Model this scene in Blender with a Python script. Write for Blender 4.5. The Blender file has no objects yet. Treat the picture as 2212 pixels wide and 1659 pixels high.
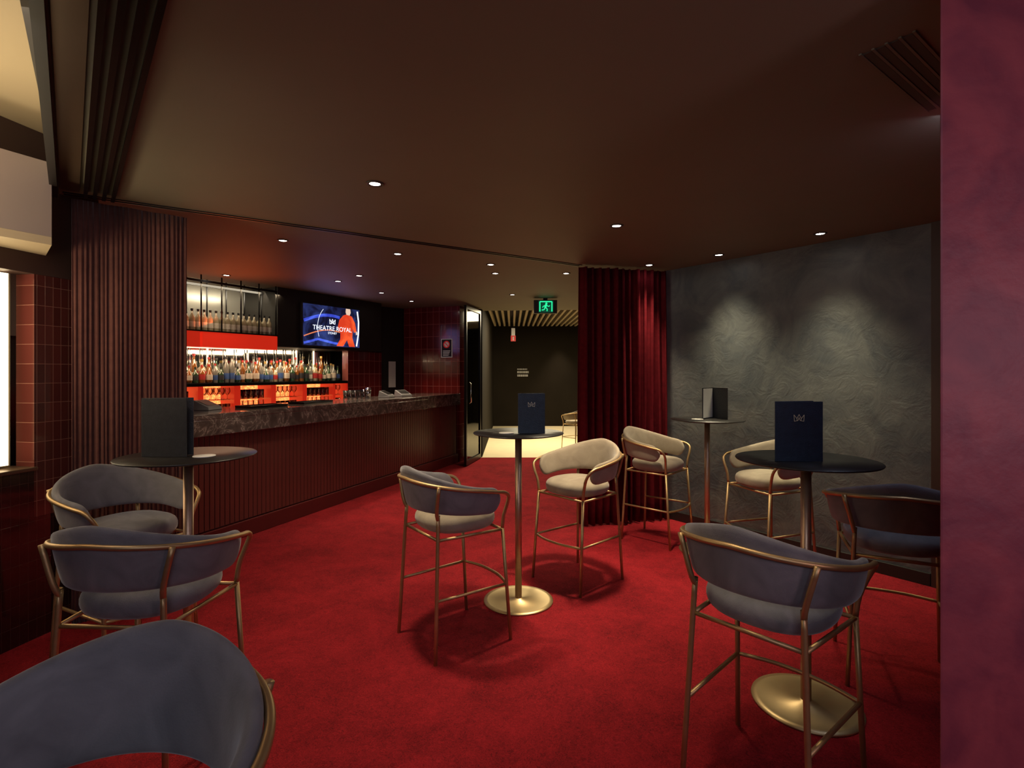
import bpy, bmesh, math, random
from mathutils import Vector, Matrix
random.seed(7)
sc=bpy.context.scene
col=sc.collection
sc.view_settings.view_transform='Standard'
sc.view_settings.look='None'
sc.view_settings.exposure=0.12

# ------------------------------------------------------------ materials
def mat(name,color,rough=0.5,metal=0.0,spec=0.5,var=0.0,vscale=5.0,bump=0.0,bscale=50.0,emit=None,estr=0.0,sheen=0.0,color2=None,detail=6.0,coat=0.0,dist=0.0):
    m=bpy.data.materials.new(name); m.use_nodes=True
    nt=m.node_tree; b=nt.nodes['Principled BSDF']
    b.inputs['Base Color'].default_value=(*color,1)
    b.inputs['Roughness'].default_value=rough
    b.inputs['Metallic'].default_value=metal
    b.inputs['Specular IOR Level'].default_value=spec
    if sheen: 
        b.inputs['Sheen Weight'].default_value=sheen
        b.inputs['Sheen Roughness'].default_value=0.4
    if coat: b.inputs['Coat Weight'].default_value=coat
    if emit:
        b.inputs['Emission Color'].default_value=(*emit,1); b.inputs['Emission Strength'].default_value=estr
    tc=nt.nodes.new('ShaderNodeTexCoord')
    if color2 is None and var>0:
        color2=tuple(c*(1-var) for c in color)
    if color2 is not None:
        n=nt.nodes.new('ShaderNodeTexNoise'); n.inputs['Scale'].default_value=vscale; n.inputs['Detail'].default_value=detail
        n.inputs['Distortion'].default_value=dist
        nt.links.new(tc.outputs['Object'],n.inputs['Vector'])
        r=nt.nodes.new('ShaderNodeValToRGB'); r.color_ramp.elements[0].position=0.3; r.color_ramp.elements[1].position=0.7
        r.color_ramp.elements[0].color=(*color2,1); r.color_ramp.elements[1].color=(*color,1)
        nt.links.new(n.outputs['Fac'],r.inputs['Fac']); nt.links.new(r.outputs['Color'],b.inputs['Base Color'])
    if bump>0:
        n2=nt.nodes.new('ShaderNodeTexNoise'); n2.inputs['Scale'].default_value=bscale; n2.inputs['Detail'].default_value=5
        nt.links.new(tc.outputs['Object'],n2.inputs['Vector'])
        bp=nt.nodes.new('ShaderNodeBump'); bp.inputs['Strength'].default_value=bump; bp.inputs['Distance'].default_value=0.01
        nt.links.new(n2.outputs['Fac'],bp.inputs['Height']); nt.links.new(bp.outputs['Normal'],b.inputs['Normal'])
    return m

def emis(name,color,s):
    return mat(name,(0.02,0.02,0.02),0.5,emit=color,estr=s)

def carpet_mat():
    m=mat('carpet_red',(0.40,0.010,0.018),0.95,spec=0.1,bump=0.8,bscale=200)
    nt=m.node_tree; b=nt.nodes['Principled BSDF']
    tc=nt.nodes.new('ShaderNodeTexCoord')
    a=nt.nodes.new('ShaderNodeTexNoise'); a.inputs['Scale'].default_value=2.2; a.inputs['Detail'].default_value=15; a.inputs['Roughness'].default_value=0.85; a.inputs['Distortion'].default_value=0.3
    c=nt.nodes.new('ShaderNodeTexNoise'); c.inputs['Scale'].default_value=60; c.inputs['Detail'].default_value=10; c.inputs['Distortion'].default_value=2.5; c.inputs['Roughness'].default_value=0.8
    nt.links.new(tc.outputs['Object'],a.inputs['Vector']); nt.links.new(tc.outputs['Object'],c.inputs['Vector'])
    mx=nt.nodes.new('ShaderNodeMix'); mx.data_type='FLOAT'; mx.inputs[0].default_value=0.62
    nt.links.new(a.outputs['Fac'],mx.inputs[2]); nt.links.new(c.outputs['Fac'],mx.inputs[3])
    r=nt.nodes.new('ShaderNodeValToRGB')
    r.color_ramp.elements[0].position=0.41; r.color_ramp.elements[0].color=(0.11,0.007,0.010,1)
    r.color_ramp.elements[1].position=0.61; r.color_ramp.elements[1].color=(0.44,0.020,0.028,1)
    nt.links.new(mx.outputs[0],r.inputs['Fac']); nt.links.new(r.outputs['Color'],b.inputs['Base Color'])
    return m

def tile_mat(name,color,mortar,w=0.11,h=0.2,rough=0.15):
    m=mat(name,color,rough,coat=0.3)
    nt=m.node_tree; b=nt.nodes['Principled BSDF']
    tc=nt.nodes.new('ShaderNodeTexCoord'); sp=nt.nodes.new('ShaderNodeSeparateXYZ'); cb=nt.nodes.new('ShaderNodeCombineXYZ')
    nt.links.new(tc.outputs['Object'],sp.inputs[0]); nt.links.new(sp.outputs['X'],cb.inputs['X']); nt.links.new(sp.outputs['Z'],cb.inputs['Y'])
    br=nt.nodes.new('ShaderNodeTexBrick'); br.offset=0.0; br.inputs['Scale'].default_value=1.0
    br.inputs['Brick Width'].default_value=w; br.inputs['Row Height'].default_value=h; br.inputs['Mortar Size'].default_value=0.0035 if w>0.09 else 0.0014
    br.inputs['Color1'].default_value=(*color,1); br.inputs['Color2'].default_value=(*[c*0.7 for c in color],1); br.inputs['Mortar'].default_value=(*mortar,1)
    nt.links.new(cb.outputs[0],br.inputs['Vector']); nt.links.new(br.outputs['Color'],b.inputs['Base Color'])
    bp=nt.nodes.new('ShaderNodeBump'); bp.invert=True; bp.inputs['Strength'].default_value=0.6; bp.inputs['Distance'].default_value=0.004
    nt.links.new(br.outputs['Fac'],bp.inputs['Height']); nt.links.new(bp.outputs['Normal'],b.inputs['Normal'])
    return m

def marble_mat():
    m=mat('marble_dark',(0.02,0.008,0.008),0.12,coat=0.4)
    nt=m.node_tree; b=nt.nodes['Principled BSDF']
    tc=nt.nodes.new('ShaderNodeTexCoord')
    n=nt.nodes.new('ShaderNodeTexNoise'); n.inputs['Scale'].default_value=4.0; n.inputs['Detail'].default_value=10; n.inputs['Distortion'].default_value=1.6
    nt.links.new(tc.outputs['Object'],n.inputs['Vector'])
    mx=nt.nodes.new('ShaderNodeMix'); mx.data_type='VECTOR'; mx.inputs[0].default_value=0.45
    nt.links.new(tc.outputs['Object'],mx.inputs[4]); nt.links.new(n.outputs['Color'],mx.inputs[5])
    v=nt.nodes.new('ShaderNodeTexVoronoi'); v.feature='DISTANCE_TO_EDGE'; v.inputs['Scale'].default_value=7.5
    nt.links.new(mx.outputs[1],v.inputs['Vector'])
    r=nt.nodes.new('ShaderNodeValToRGB')
    r.color_ramp.elements[0].position=0.0; r.color_ramp.elements[0].color=(0.55,0.49,0.43,1)
    r.color_ramp.elements[1].position=0.014; r.color_ramp.elements[1].color=(0.18,0.14,0.122,1)
    e=r.color_ramp.elements.new(0.10); e.color=(0.125,0.098,0.086,1)
    e=r.color_ramp.elements.new(0.35); e.color=(0.085,0.062,0.056,1)
    nt.links.new(v.outputs['Distance'],r.inputs['Fac']); nt.links.new(r.outputs['Color'],b.inputs['Base Color'])
    return m

def plaster_mat():
    m=mat('plaster_slate',(0.09,0.10,0.12),0.5)
    nt=m.node_tree; b=nt.nodes['Principled BSDF']
    tc=nt.nodes.new('ShaderNodeTexCoord')
    n=nt.nodes.new('ShaderNodeTexNoise'); n.inputs['Scale'].default_value=2.8; n.inputs['Detail'].default_value=10; n.inputs['Distortion'].default_value=1.0; n.inputs['Roughness'].default_value=0.65
    nt.links.new(tc.outputs['Object'],n.inputs['Vector'])
    r=nt.nodes.new('ShaderNodeValToRGB')
    r.color_ramp.elements[0].position=0.37; r.color_ramp.elements[0].color=(0.066,0.076,0.086,1)
    r.color_ramp.elements[1].position=0.65; r.color_ramp.elements[1].color=(0.132,0.140,0.136,1)
    nt.links.new(n.outputs['Fac'],r.inputs['Fac']); nt.links.new(r.outputs['Color'],b.inputs['Base Color'])
    bp=nt.nodes.new('ShaderNodeBump'); bp.inputs['Strength'].default_value=0.5; bp.inputs['Distance'].default_value=0.014
    n2=nt.nodes.new('ShaderNodeTexNoise'); n2.inputs['Scale'].default_value=6; n2.inputs['Detail'].default_value=10; n2.inputs['Distortion'].default_value=1.6; n2.inputs['Roughness'].default_value=0.62
    nt.links.new(tc.outputs['Object'],n2.inputs['Vector'])
    nt.links.new(n2.outputs['Fac'],bp.inputs['Height']); nt.links.new(bp.outputs['Normal'],b.inputs['Normal'])
    return m

def thin_glass(name,tint=(1,1,1),g=0.12):
    m=bpy.data.materials.new(name); m.use_nodes=True; nt=m.node_tree; nt.nodes.clear()
    o=nt.nodes.new('ShaderNodeOutputMaterial'); t=nt.nodes.new('ShaderNodeBsdfTransparent'); t.inputs[0].default_value=(*tint,1)
    gl=nt.nodes.new('ShaderNodeBsdfGlossy'); gl.inputs['Roughness'].default_value=0.05
    mx=nt.nodes.new('ShaderNodeMixShader'); 
    fr=nt.nodes.new('ShaderNodeLayerWeight'); fr.inputs[0].default_value=0.3
    ad=nt.nodes.new('ShaderNodeMath'); ad.operation='ADD'; ad.inputs[1].default_value=g*0.4; ad.use_clamp=True
    nt.links.new(fr.outputs['Fresnel'],ad.inputs[0]); nt.links.new(ad.outputs[0],mx.inputs[0])
    nt.links.new(t.outputs[0],mx.inputs[1]); nt.links.new(gl.outputs[0],mx.inputs[2]); nt.links.new(mx.outputs[0],o.inputs[0])
    return m
def gpat(name,c1,c2,s,scale=4):
    m=emis(name,c1,s); nt=m.node_tree; b=nt.nodes['Principled BSDF']
    tc=nt.nodes.new('ShaderNodeTexCoord'); n=nt.nodes.new('ShaderNodeTexNoise'); n.inputs['Scale'].default_value=scale; n.inputs['Detail'].default_value=4; n.inputs['Distortion'].default_value=1.5
    r=nt.nodes.new('ShaderNodeValToRGB'); r.color_ramp.elements[0].position=0.4; r.color_ramp.elements[1].position=0.7
    r.color_ramp.elements[0].color=(*c2,1); r.color_ramp.elements[1].color=(*c1,1)
    nt.links.new(tc.outputs['Object'],n.inputs['Vector']); nt.links.new(n.outputs['Fac'],r.inputs['Fac']); nt.links.new(r.outputs['Color'],b.inputs['Emission Color'])
    return m

M={}
M['carpet']=carpet_mat()
M['ceil']=mat('ceiling_brown',(0.200,0.172,0.120),0.6,var=0.10,vscale=1.5)
M['velvet']=mat('velvet_slate',(0.225,0.216,0.230),0.85,spec=0.2,color2=(0.140,0.135,0.147),vscale=6,sheen=0.35,bump=0.12,bscale=250,dist=1.5,detail=9)
M['velvet_lit']=mat('velvet_warm_lit',(0.37,0.315,0.235),0.85,spec=0.2,color2=(0.26,0.215,0.16),vscale=6,sheen=0.3,bump=0.12,bscale=250,dist=1.5,detail=9)  # same velvet as the slate one, warm light put into its colour
M['brass']=mat('brass_brushed',(0.52,0.35,0.17),0.45,metal=0.8,var=0.12,vscale=30)
M['brassbase']=mat('brass_disc',(0.60,0.46,0.24),0.42,metal=0.9,var=0.1,vscale=12)
M['steel']=mat('pole_copper',(0.62,0.42,0.28),0.40,metal=0.85,var=0.08,vscale=60)
M['black']=mat('black_laminate',(0.016,0.014,0.014),0.35,var=0.2,vscale=9)
M['navy']=mat('navy_leather',(0.018,0.034,0.066),0.38,var=0.3,vscale=40,bump=0.25,bscale=250)
M['charcoal']=mat('charcoal_leather',(0.034,0.034,0.036),0.45,var=0.3,vscale=40,bump=0.25,bscale=250)
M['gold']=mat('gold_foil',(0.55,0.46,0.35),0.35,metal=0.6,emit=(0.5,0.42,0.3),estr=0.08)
M['paper']=mat('paper_white',(0.75,0.72,0.66),0.7,var=0.06,vscale=20)
M['plaster']=plaster_mat()
M['pillar']=mat('plaster_crimson',(0.36,0.065,0.085),0.5,color2=(0.20,0.034,0.060),vscale=4.5,bump=0.4,bscale=12,dist=1.6,detail=12)
M['dark']=mat('dark_paint',(0.020,0.017,0.015),0.45,var=0.2,vscale=3)
M['ventgap']=mat('vent_gap',(0.09,0.07,0.052),0.6,var=0.2,vscale=3)
M['brownwall']=mat('brown_paint',(0.06,0.030,0.022),0.5,var=0.2,vscale=3)
M['curt_l']=mat('curtain_burgundy',(0.12,0.048,0.040),0.95,spec=0.05,var=0.2,vscale=25,sheen=0.2)
M['curt_r']=mat('curtain_crimson',(0.12,0.008,0.013),0.9,spec=0.05,var=0.3,vscale=25)
M['tile']=tile_mat('tile_oxblood',(0.18,0.017,0.016),(0.45,0.13,0.11))
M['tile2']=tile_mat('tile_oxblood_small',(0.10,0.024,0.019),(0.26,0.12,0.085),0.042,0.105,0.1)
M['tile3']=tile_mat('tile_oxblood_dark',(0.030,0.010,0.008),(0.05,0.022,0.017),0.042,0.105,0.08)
M['marble']=marble_mat()
M['slat']=mat('slat_burgundy',(0.15,0.042,0.034),0.30,var=0.15,vscale=4)
M['kick']=mat('kick_burgundy',(0.12,0.016,0.016),0.4,var=0.15,vscale=4)
M['metalblk']=mat('metal_black',(0.012,0.011,0.011),0.3,metal=0.5,var=0.2,vscale=10)
M['bronze']=mat('bronze_trim',(0.16,0.105,0.065),0.35,metal=0.6,var=0.1,vscale=5)
M['rail']=mat('rail_gloss',(0.05,0.04,0.03),0.18,metal=0.9,var=0.1,vscale=5)
M['cream']=mat('cream_paint',(0.55,0.44,0.28),0.6,var=0.05,vscale=2)
M['greybox']=mat('mauve_grey_paint',(0.34,0.27,0.24),0.6,var=0.05,vscale=2)
M['tube']=emis('tube_warm',(1.0,0.80,0.48),4.5)
M['lamp']=emis('lamp_lens',(1.0,0.93,0.82),25)
M['trimring']=mat('downlight_ring',(0.05,0.04,0.035),0.4,var=0.1)
M['mirror']=mat('mirror_smoked',(0.55,0.55,0.53),0.07,metal=1.0,var=0.05,vscale=2)
M['mirror_reflect']=mat('mirror_painted_reflection',(0.42,0.40,0.34),0.22,metal=0.4,var=0.05,vscale=2)  # reflection of the lit room put into the base colour
M['chrome']=mat('chrome_rod',(0.75,0.73,0.7),0.12,metal=1.0,var=0.05)
M['redpanel']=mat('red_acrylic',(0.55,0.02,0.012),0.3,emit=(1.0,0.035,0.012),estr=0.45,var=0.1,vscale=3)
M['redpanel_dim']=mat('red_acrylic_dim',(0.25,0.008,0.006),0.3,emit=(0.95,0.035,0.012),estr=0.40,var=0.1,vscale=3)
M['niche']=gpat('niche_orange',(1.0,0.36,0.09),(1.0,0.12,0.03),2.3,26)
M['striplight']=emis('strip_warm',(1.0,0.74,0.45),2.4)
M['litpanel']=emis('panel_warm',(1.0,0.88,0.7),1.1)
M['glass']=thin_glass('thin_glass',(0.95,0.92,0.9),0.30)
M['glassdk']=thin_glass('door_glass',(0.55,0.55,0.52),0.12)
M['palefloor']=mat('timber_pale',(0.85,0.73,0.48),0.45,var=0.08,vscale=6)
M['corr']=mat('corridor_wall',(0.016,0.012,0.008),0.9,spec=0.1,var=0.2,vscale=2)
M['slatc']=mat('ceiling_slat',(0.42,0.33,0.22),0.5,var=0.1,vscale=4)
M['green']=emis('exit_green',(0.02,0.75,0.30),1.2)
M['greendk']=mat('exit_dark',(0.005,0.05,0.03),0.3,emit=(0.0,0.10,0.05),estr=0.4,var=0.1)
M['signred']=mat('sign_red',(0.6,0.03,0.03),0.5,var=0.05,emit=(0.6,0.03,0.03),estr=0.2)
M['signblk']=mat('sign_black',(0.015,0.01,0.012),0.5,var=0.1)
M['white']=mat('white_print',(0.7,0.66,0.62),0.6,var=0.05,emit=(0.8,0.76,0.7),estr=0.06)
M['grey']=mat('grey_plastic',(0.35,0.34,0.33),0.45,var=0.1,vscale=10)
M['ledwhite']=emis('screen_white',(0.85,0.9,1.0),1.3)
M['scr']=gpat('screen_navy',(0.03,0.05,0.20),(0.003,0.004,0.02),1.0)
M['scrblue']=gpat('screen_blue',(0.10,0.18,0.95),(0.03,0.05,0.45),1.1)
M['scror']=emis('screen_orange',(0.9,0.25,0.1),0.9)
M['scrred']=gpat('screen_red',(0.95,0.12,0.03),(0.6,0.04,0.012),1.1)
M['scrskin']=emis('screen_skin',(0.85,0.6,0.45),0.9)

# ------------------------------------------------------------ mesh builder
class MB:
    def __init__(s): s.v=[];s.f=[];s.m=[];s.s=[]
    def add(s,v,f,mi=0,sm=False):
        o=len(s.v); s.v+= [tuple(p) for p in v]
        for q in f: s.f.append([i+o for i in q]); s.m.append(mi); s.s.append(sm)
        return s
    def box(s,x0,x1,y0,y1,z0,z1,mi=0):
        v=[(x,y,z) for z in (z0,z1) for y in (y0,y1) for x in (x0,x1)]
        return s.add(v,[(0,2,3,1),(4,5,7,6),(0,1,5,4),(2,6,7,3),(0,4,6,2),(1,3,7,5)],mi)
    def prism(s,poly,z0,z1,mi=0):
        n=len(poly); v=[(x,y,z0) for x,y in poly]+[(x,y,z1) for x,y in poly]
        f=[list(range(n))[::-1],list(range(n,2*n))]+[(i,(i+1)%n,(i+1)%n+n,i+n) for i in range(n)]
        return s.add(v,f,mi)
    def xz(s,poly,y0,y1,mi=0):
        n=len(poly); v=[(x,y0,z) for x,z in poly]+[(x,y1,z) for x,z in poly]
        f=[list(range(n)),list(range(n,2*n))[::-1]]+[(i,i+n,(i+1)%n+n,(i+1)%n) for i in range(n)]
        return s.add(v,f,mi)
    def lathe(s,prof,n=16,c=(0,0,0),mi=0,sm=True,sx=1,sy=1,caps=True):
        v=[];f=[]
        for r,z in prof:
            for i in range(n):
                a=2*math.pi*i/n; v.append((c[0]+r*sx*math.cos(a),c[1]+r*sy*math.sin(a),c[2]+z))
        for k in range(len(prof)-1):
            for i in range(n):
                j=(i+1)%n; f.append((k*n+i,k*n+j,(k+1)*n+j,(k+1)*n+i))
        if caps:
            f.append(list(range(n))[::-1]); f.append([(len(prof)-1)*n+i for i in range(n)])
        return s.add(v,f,mi,sm)
    def tube(s,pts,r,n=10,closed=False,mi=0,sub=0):
        P=[Vector(p) for p in pts]
        if sub:
            Q=[];L=len(P)
            rng=range(L if closed else L-1)
            for i in rng:
                if closed: a,b,c,d=P[(i-1)%L],P[i],P[(i+1)%L],P[(i+2)%L]
                else: a,b,c,d=P[max(i-1,0)],P[i],P[i+1],P[min(i+2,L-1)]
                for k in range(sub):
                    t=k/sub
                    Q.append(0.5*((2*b)+(c-a)*t+(2*a-5*b+4*c-d)*t*t+(3*b-a-3*c+d)*t**3))
            if not closed: Q.append(P[-1])
            P=Q
        L=len(P); v=[];f=[]; up=None
        for i in range(L):
            if closed: t=(P[(i+1)%L]-P[(i-1)%L]).normalized()
            else: t=(P[min(i+1,L-1)]-P[max(i-1,0)]).normalized()
            if up is None:
                up=Vector((0,0,1)) if abs(t.z)<0.9 else Vector((1,0,0))
            up=(up-t*up.dot(t)).normalized(); sd=t.cross(up)
            for k in range(n):
                a=2*math.pi*k/n; v.append(P[i]+r*(math.cos(a)*up+math.sin(a)*sd))
        for i in range(L if closed else L-1):
            for k in range(n):
                j=(k+1)%n; i2=(i+1)%L
                f.append((i*n+k,i*n+j,i2*n+j,i2*n+k))
        if not closed:
            f.append(list(range(n))[::-1]); f.append([(L-1)*n+k for k in range(n)])
        return s.add(v,f,mi,True)
    def obj(s,name,mats,parent=None,loc=(0,0,0),rz=0.0,rot=None,bevel=0,subsurf=0,**kw):
        me=bpy.data.meshes.new(name); me.from_pydata(s.v,[],s.f)
        if not isinstance(mats,(list,tuple)): mats=[mats]
        for m in mats: me.materials.append(m)
        for i,p in enumerate(me.polygons): p.material_index=s.m[i]; p.use_smooth=s.s[i]
        bm=bmesh.new(); bm.from_mesh(me); bmesh.ops.recalc_face_normals(bm,faces=bm.faces); bm.to_mesh(me); bm.free()
        o=bpy.data.objects.new(name,me); col.objects.link(o)
        o.location=loc; o.rotation_euler=rot if rot else (0,0,rz)
        if parent: o.parent=parent
        if bevel:
            b=o.modifiers.new('bev','BEVEL'); b.width=bevel; b.segments=2; b.limit_method='ANGLE'
        if subsurf:
            b=o.modifiers.new('sub','SUBSURF'); b.levels=subsurf; b.render_levels=subsurf
        for k,vv in kw.items(): o[k]=vv
        return o

def empty(name,loc,rz=0,label=None,category=None,group=None):
    e=bpy.data.objects.new(name,None); e.empty_display_size=0.1; col.objects.link(e); e.location=loc; e.rotation_euler=(0,0,rz)
    if label: e['label']=label
    if category: e['category']=category
    if group: e['group']=group
    return e

def text(name,body,size,m,parent,loc,rot=(math.pi/2,0,0),align='CENTER',ext=0.0004,sx=1.0):
    cu=bpy.data.curves.new(name,'FONT'); cu.body=body; cu.size=size; cu.align_x=align; cu.align_y='CENTER'; cu.extrude=ext
    t=bpy.data.objects.new(name,cu); col.objects.link(t)
    dg=bpy.context.evaluated_depsgraph_get(); me=bpy.data.meshes.new_from_object(t.evaluated_get(dg))
    bpy.data.objects.remove(t)
    me.materials.clear(); me.materials.append(m)
    o=bpy.data.objects.new(name,me); col.objects.link(o); o.parent=parent; o.location=loc; o.rotation_euler=rot; o.scale=(sx,1,1)
    return o

def copy_tree(root,loc,rz,label=None,scale=None,swap=None):
    c=root.copy(); col.objects.link(c); c.location=loc; c.rotation_euler=(0,0,rz)
    if scale: c.scale=(scale,)*3
    if label: c['label']=label
    def rec(a,b):
        for ch in a.children:
            k=ch.copy(); k.parent=b; k.matrix_parent_inverse=ch.matrix_parent_inverse.copy(); col.objects.link(k)
            if swap and ch.data and ch.name.split('.')[0] in ('seat','backrest'):
                k.data=swap[ch.name.split('.')[0]]
            rec(ch,k)
    rec(root,c)
    return c
ST=dict(kind='structure')

# ------------------------------------------------------------ room shell
H0,H1,H2=2.42,2.48,2.72
th_r=math.atan2(-0.795,0.607)      # right wall frame
o=MB().prism([(-6,-3),(7,-3),(7,8.9),(-6,8.9)],-0.1,0).obj('floor',M['carpet'],**ST)
MB().prism([(-3,8.9),(4,8.9),(4,14.6),(-3,14.6)],-0.1,-0.002).obj('floor_corridor',M['palefloor'],**ST)
# ceilings
MB().prism([(-2.54,2.99),(-2.01,3.31),(0.625,5.0),(1.75,5.40),(5.6,0.3),(6.5,-3),(2.14,-3)],H0,2.95).obj('ceiling',M['ceil'],**ST)
MB().prism([(-2.54,3.0),(-2.01,3.32),(0.625,5.01),(1.75,5.41),(1.9,8.95),(-6,9.6),(-6,1.2)],H1,2.95).obj('ceiling_bar',M['ceil'],**ST)
MB().prism([(-2.545,2.985),(2.13,-3),(-6,-3),(-6,1.19)],H2,2.95).obj('ceiling_raised',M['cream'],**ST)
MB().prism([(-3,8.96),(4,8.96),(4,14.6),(-3,14.6)],2.75,2.95).obj('ceiling_corridor',M['dark'],**ST)
# right wall
MB().box(-0.05,2.085,0,0.15,0,H0-0.001).obj('wall_right',M['plaster'],loc=(1.53,5.2,0),rz=th_r,**ST)
MB().box(2.085,6.5,-0.02,0.15,0,H0-0.001).obj('wall_right_end',M['brownwall'],loc=(1.53,5.2,0),rz=th_r,**ST)
MB().box(0.0,2.08,-0.016,-0.001,0,0.085).obj('baseboard_right',M['dark'],loc=(1.53,5.2,0),rz=th_r,bevel=0.003,**ST)
# near pillar on the right
MB().prism([(1.045,1.30),(2.6,1.12),(3.4,1.12),(3.4,1.9),(1.60,1.9)],0,H0-0.001).obj('wall_pillar',M['pillar'],bevel=0.006,**ST)
# left wall (local x runs toward the curtain, local y away from the room)
pA=Vector((-3.05,0.3)); pB=Vector((-2.53,2.95)); d=(pB-pA); th_l=math.atan2(d.y,d.x); L=d.length
LP=dict(loc=(pA.x,pA.y,0),rz=th_l)
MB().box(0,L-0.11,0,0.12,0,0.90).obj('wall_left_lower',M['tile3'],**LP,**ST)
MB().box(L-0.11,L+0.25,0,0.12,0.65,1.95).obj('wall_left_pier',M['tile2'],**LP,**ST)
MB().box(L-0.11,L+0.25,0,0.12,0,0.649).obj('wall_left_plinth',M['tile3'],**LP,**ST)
MB().box(0,L-0.11,0.16,0.24,0.90,2.05).obj('wall_left_niche',M['cream'],**LP,**ST)
MB().box(0,L+0.25,0.0,0.12,1.951,H2-0.001).obj('wall_left_upper',M['brownwall'],**LP,**ST)
MB().box(0,L-0.10,-0.015,0.16,0.90,0.92).obj('trim_sill',M['bronze'],bevel=0.004,**LP,**ST)
# boxed bulkhead
bk=[(-2.30,2.66),(-2.62,2.0),(-3.4,2.0),(-3.4,2.92),(-2.56,2.92)]
MB().prism(bk,2.10,2.47).obj('trim_bulkhead',M['greybox'],**ST)
MB().prism(bk,2.06,2.0995).obj('trim_bulkhead_lit_base',M['cream'],**ST)  # lit underside of the grey box, put into colour as a paler slab
# room closing walls
MB().box(-6,7,-3.1,-3,0,2.9).obj('wall_front',M['brownwall'],**ST)
MB().box(-6.1,-6,-3,10,0,2.9).obj('wall_left_outer',M['dark'],**ST)
MB().box(-6,-2.2,9.4,9.5,0,2.9).obj('wall_bar_end',M['dark'],**ST)
# ceiling track line
def linebox(name,p,q,w,z0,z1,m,off=0,**k):
    p=Vector(p);q=Vector(q);dd=q-p
    return MB().box(0,dd.length,off-w/2,off+w/2,z0,z1).obj(name,m,loc=(p.x,p.y,0),rz=math.atan2(dd.y,dd.x),**k)
linebox('trim_track',(-2.5,2.97),(0.625,4.975),0.012,H0-0.006,H0+0.001,M['metalblk'],0,**ST)
linebox('trim_track_near',(-2.5,2.97),(0.625,4.975),0.010,H0-0.006,H0+0.001,M['metalblk'],-0.045,**ST)
# sliding panel rails in ceiling at the left
pr0=Vector((0.07,0.11)); pr1=Vector((-2.30,2.965))
ddr=(pr1-pr0); thr=math.atan2(ddr.y,ddr.x); Lr=ddr.length
rb=MB()
for k in range(4):
    y=-0.06+0.04*k
    rb.box(0,Lr,y-0.005,y+0.005,H0-0.035,H0-0.0005,0)
    rb.box(0,Lr,y-0.009,y+0.009,H0-0.038,H0-0.032,1)
rb.obj('trim_rails',[M['metalblk'],M['rail']],loc=(pr0.x,pr0.y,0),rz=thr,**ST)
MB().box(0,Lr,0.085,0.165,H0-0.012,H0-0.0005).obj('trim_bronze',M['bronze'],loc=(pr0.x,pr0.y,0),rz=thr,**ST)
MB().box(0,Lr,0.175,0.205,H0-0.06,H0-0.0005).obj('trim_edge',M['dark'],loc=(pr0.x,pr0.y,0),rz=thr,**ST)
# linear vent
vb=MB(); 
for k in range(5): vb.box(0,0.62,0.035*k-0.004,0.035*k+0.004,-0.005,0,0)
for k in range(4): vb.box(0.01,0.61,0.035*k+0.006,0.035*k+0.029,-0.003,0,1)
o=vb.obj('ceiling_vent',[M['ceil'],M['ventgap']],loc=(1.17,1.55,H0-0.0005),rz=math.atan2(0.59,0.8))
o['label']='dark linear slot air vent set in the brown ceiling'; o['category']='vent'

# corridor
MB().box(-0.62,-0.50,8.95,14.1,0,2.74).obj('wall_corridor_left',M['corr'],**ST)
MB().box(-3,4,14.1,14.25,0,2.74).obj('wall_far',M['corr'],**ST)
MB().box(2.6,2.7,8.95,14.1,0,2.74).obj('wall_corridor_right',M['corr'],**ST)
MB().box(1.70,1.85,5.42,8.95,0,H1-0.001).obj('wall_curtain_side',M['dark'],**ST)
MB().box(1.70,2.7,8.86,8.95,0,2.6).obj('wall_corridor_return',M['dark'],**ST)
MB().box(-0.55,1.70,8.88,8.95,2.50,2.75).obj('trim_header',M['metalblk'],**ST)
sb=MB()
for k in range(26):
    x=-0.45+k*0.12; sb.box(x,x+0.045,8.98,13.6,2.60,2.68)
sb.obj('trim_slats',M['slatc'],**ST)

# ------------------------------------------------------------ curtains
def curtain(name,p0,p1,z0,z1,nf,amp,m,label,seed=1,jit=0.5,swell=0.0):
    rnd=random.Random(seed); p0=Vector(p0);p1=Vector(p1);d=p1-p0;L=d.length;t=d.normalized();n=Vector((-t.y,t.x))
    N=nf*10; R=14; ph=[rnd.uniform(-jit,jit) for _ in range(nf+2)]; am=[rnd.uniform(0.5,1.25) for _ in range(nf+2)]
    v=[];f=[]
    for r in range(R+1):
        z=z1+(z0-z1)*r/R
        for i in range(N+1):
            s=i/N; k=s*nf; ki=int(k); fr=k-ki; fr=fr*fr*(3-2*fr)
            a=am[ki]*(1-fr)+am[ki+1]*fr; p=ph[ki]*(1-fr)+ph[ki+1]*fr
            w=0.75+0.35*r/R
            off=amp*a*w*(math.sin(2*math.pi*k+p*(0.5+r/R))+0.18*math.sin(4*math.pi*k+p*3+r*0.15))+swell*math.sin(s*17+0.25*r+seed)
            q=p0+t*(s*L+0.3*amp*math.sin(4*math.pi*k))+n*off
            v.append((q.x,q.y,z))
    for r in range(R):
        for i in range(N):
            a=r*(N+1)+i; f.append((a,a+1,a+N+2,a+N+1))
    b=MB(); b.add(v,f,0,True)
    o=b.obj(name,m); s=o.modifiers.new('sol','SOLIDIFY'); s.thickness=0.003
    o['label']=label;o['category']='curtain'
    return o
curtain('curtain',(-2.462,2.975),(-2.045,3.345),0.012,2.395,24,0.0065,M['curt_l'],'dark burgundy pleated curtain hanging beside the bar counter',3,1.6,0.007)
curtain('curtain',(0.62,4.94),(1.49,5.15),0.012,2.40,12,0.065,M['curt_r'],'deep red pleated velvet curtain drawn beside the slate plaster wall',5,0.9,0.01)

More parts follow.
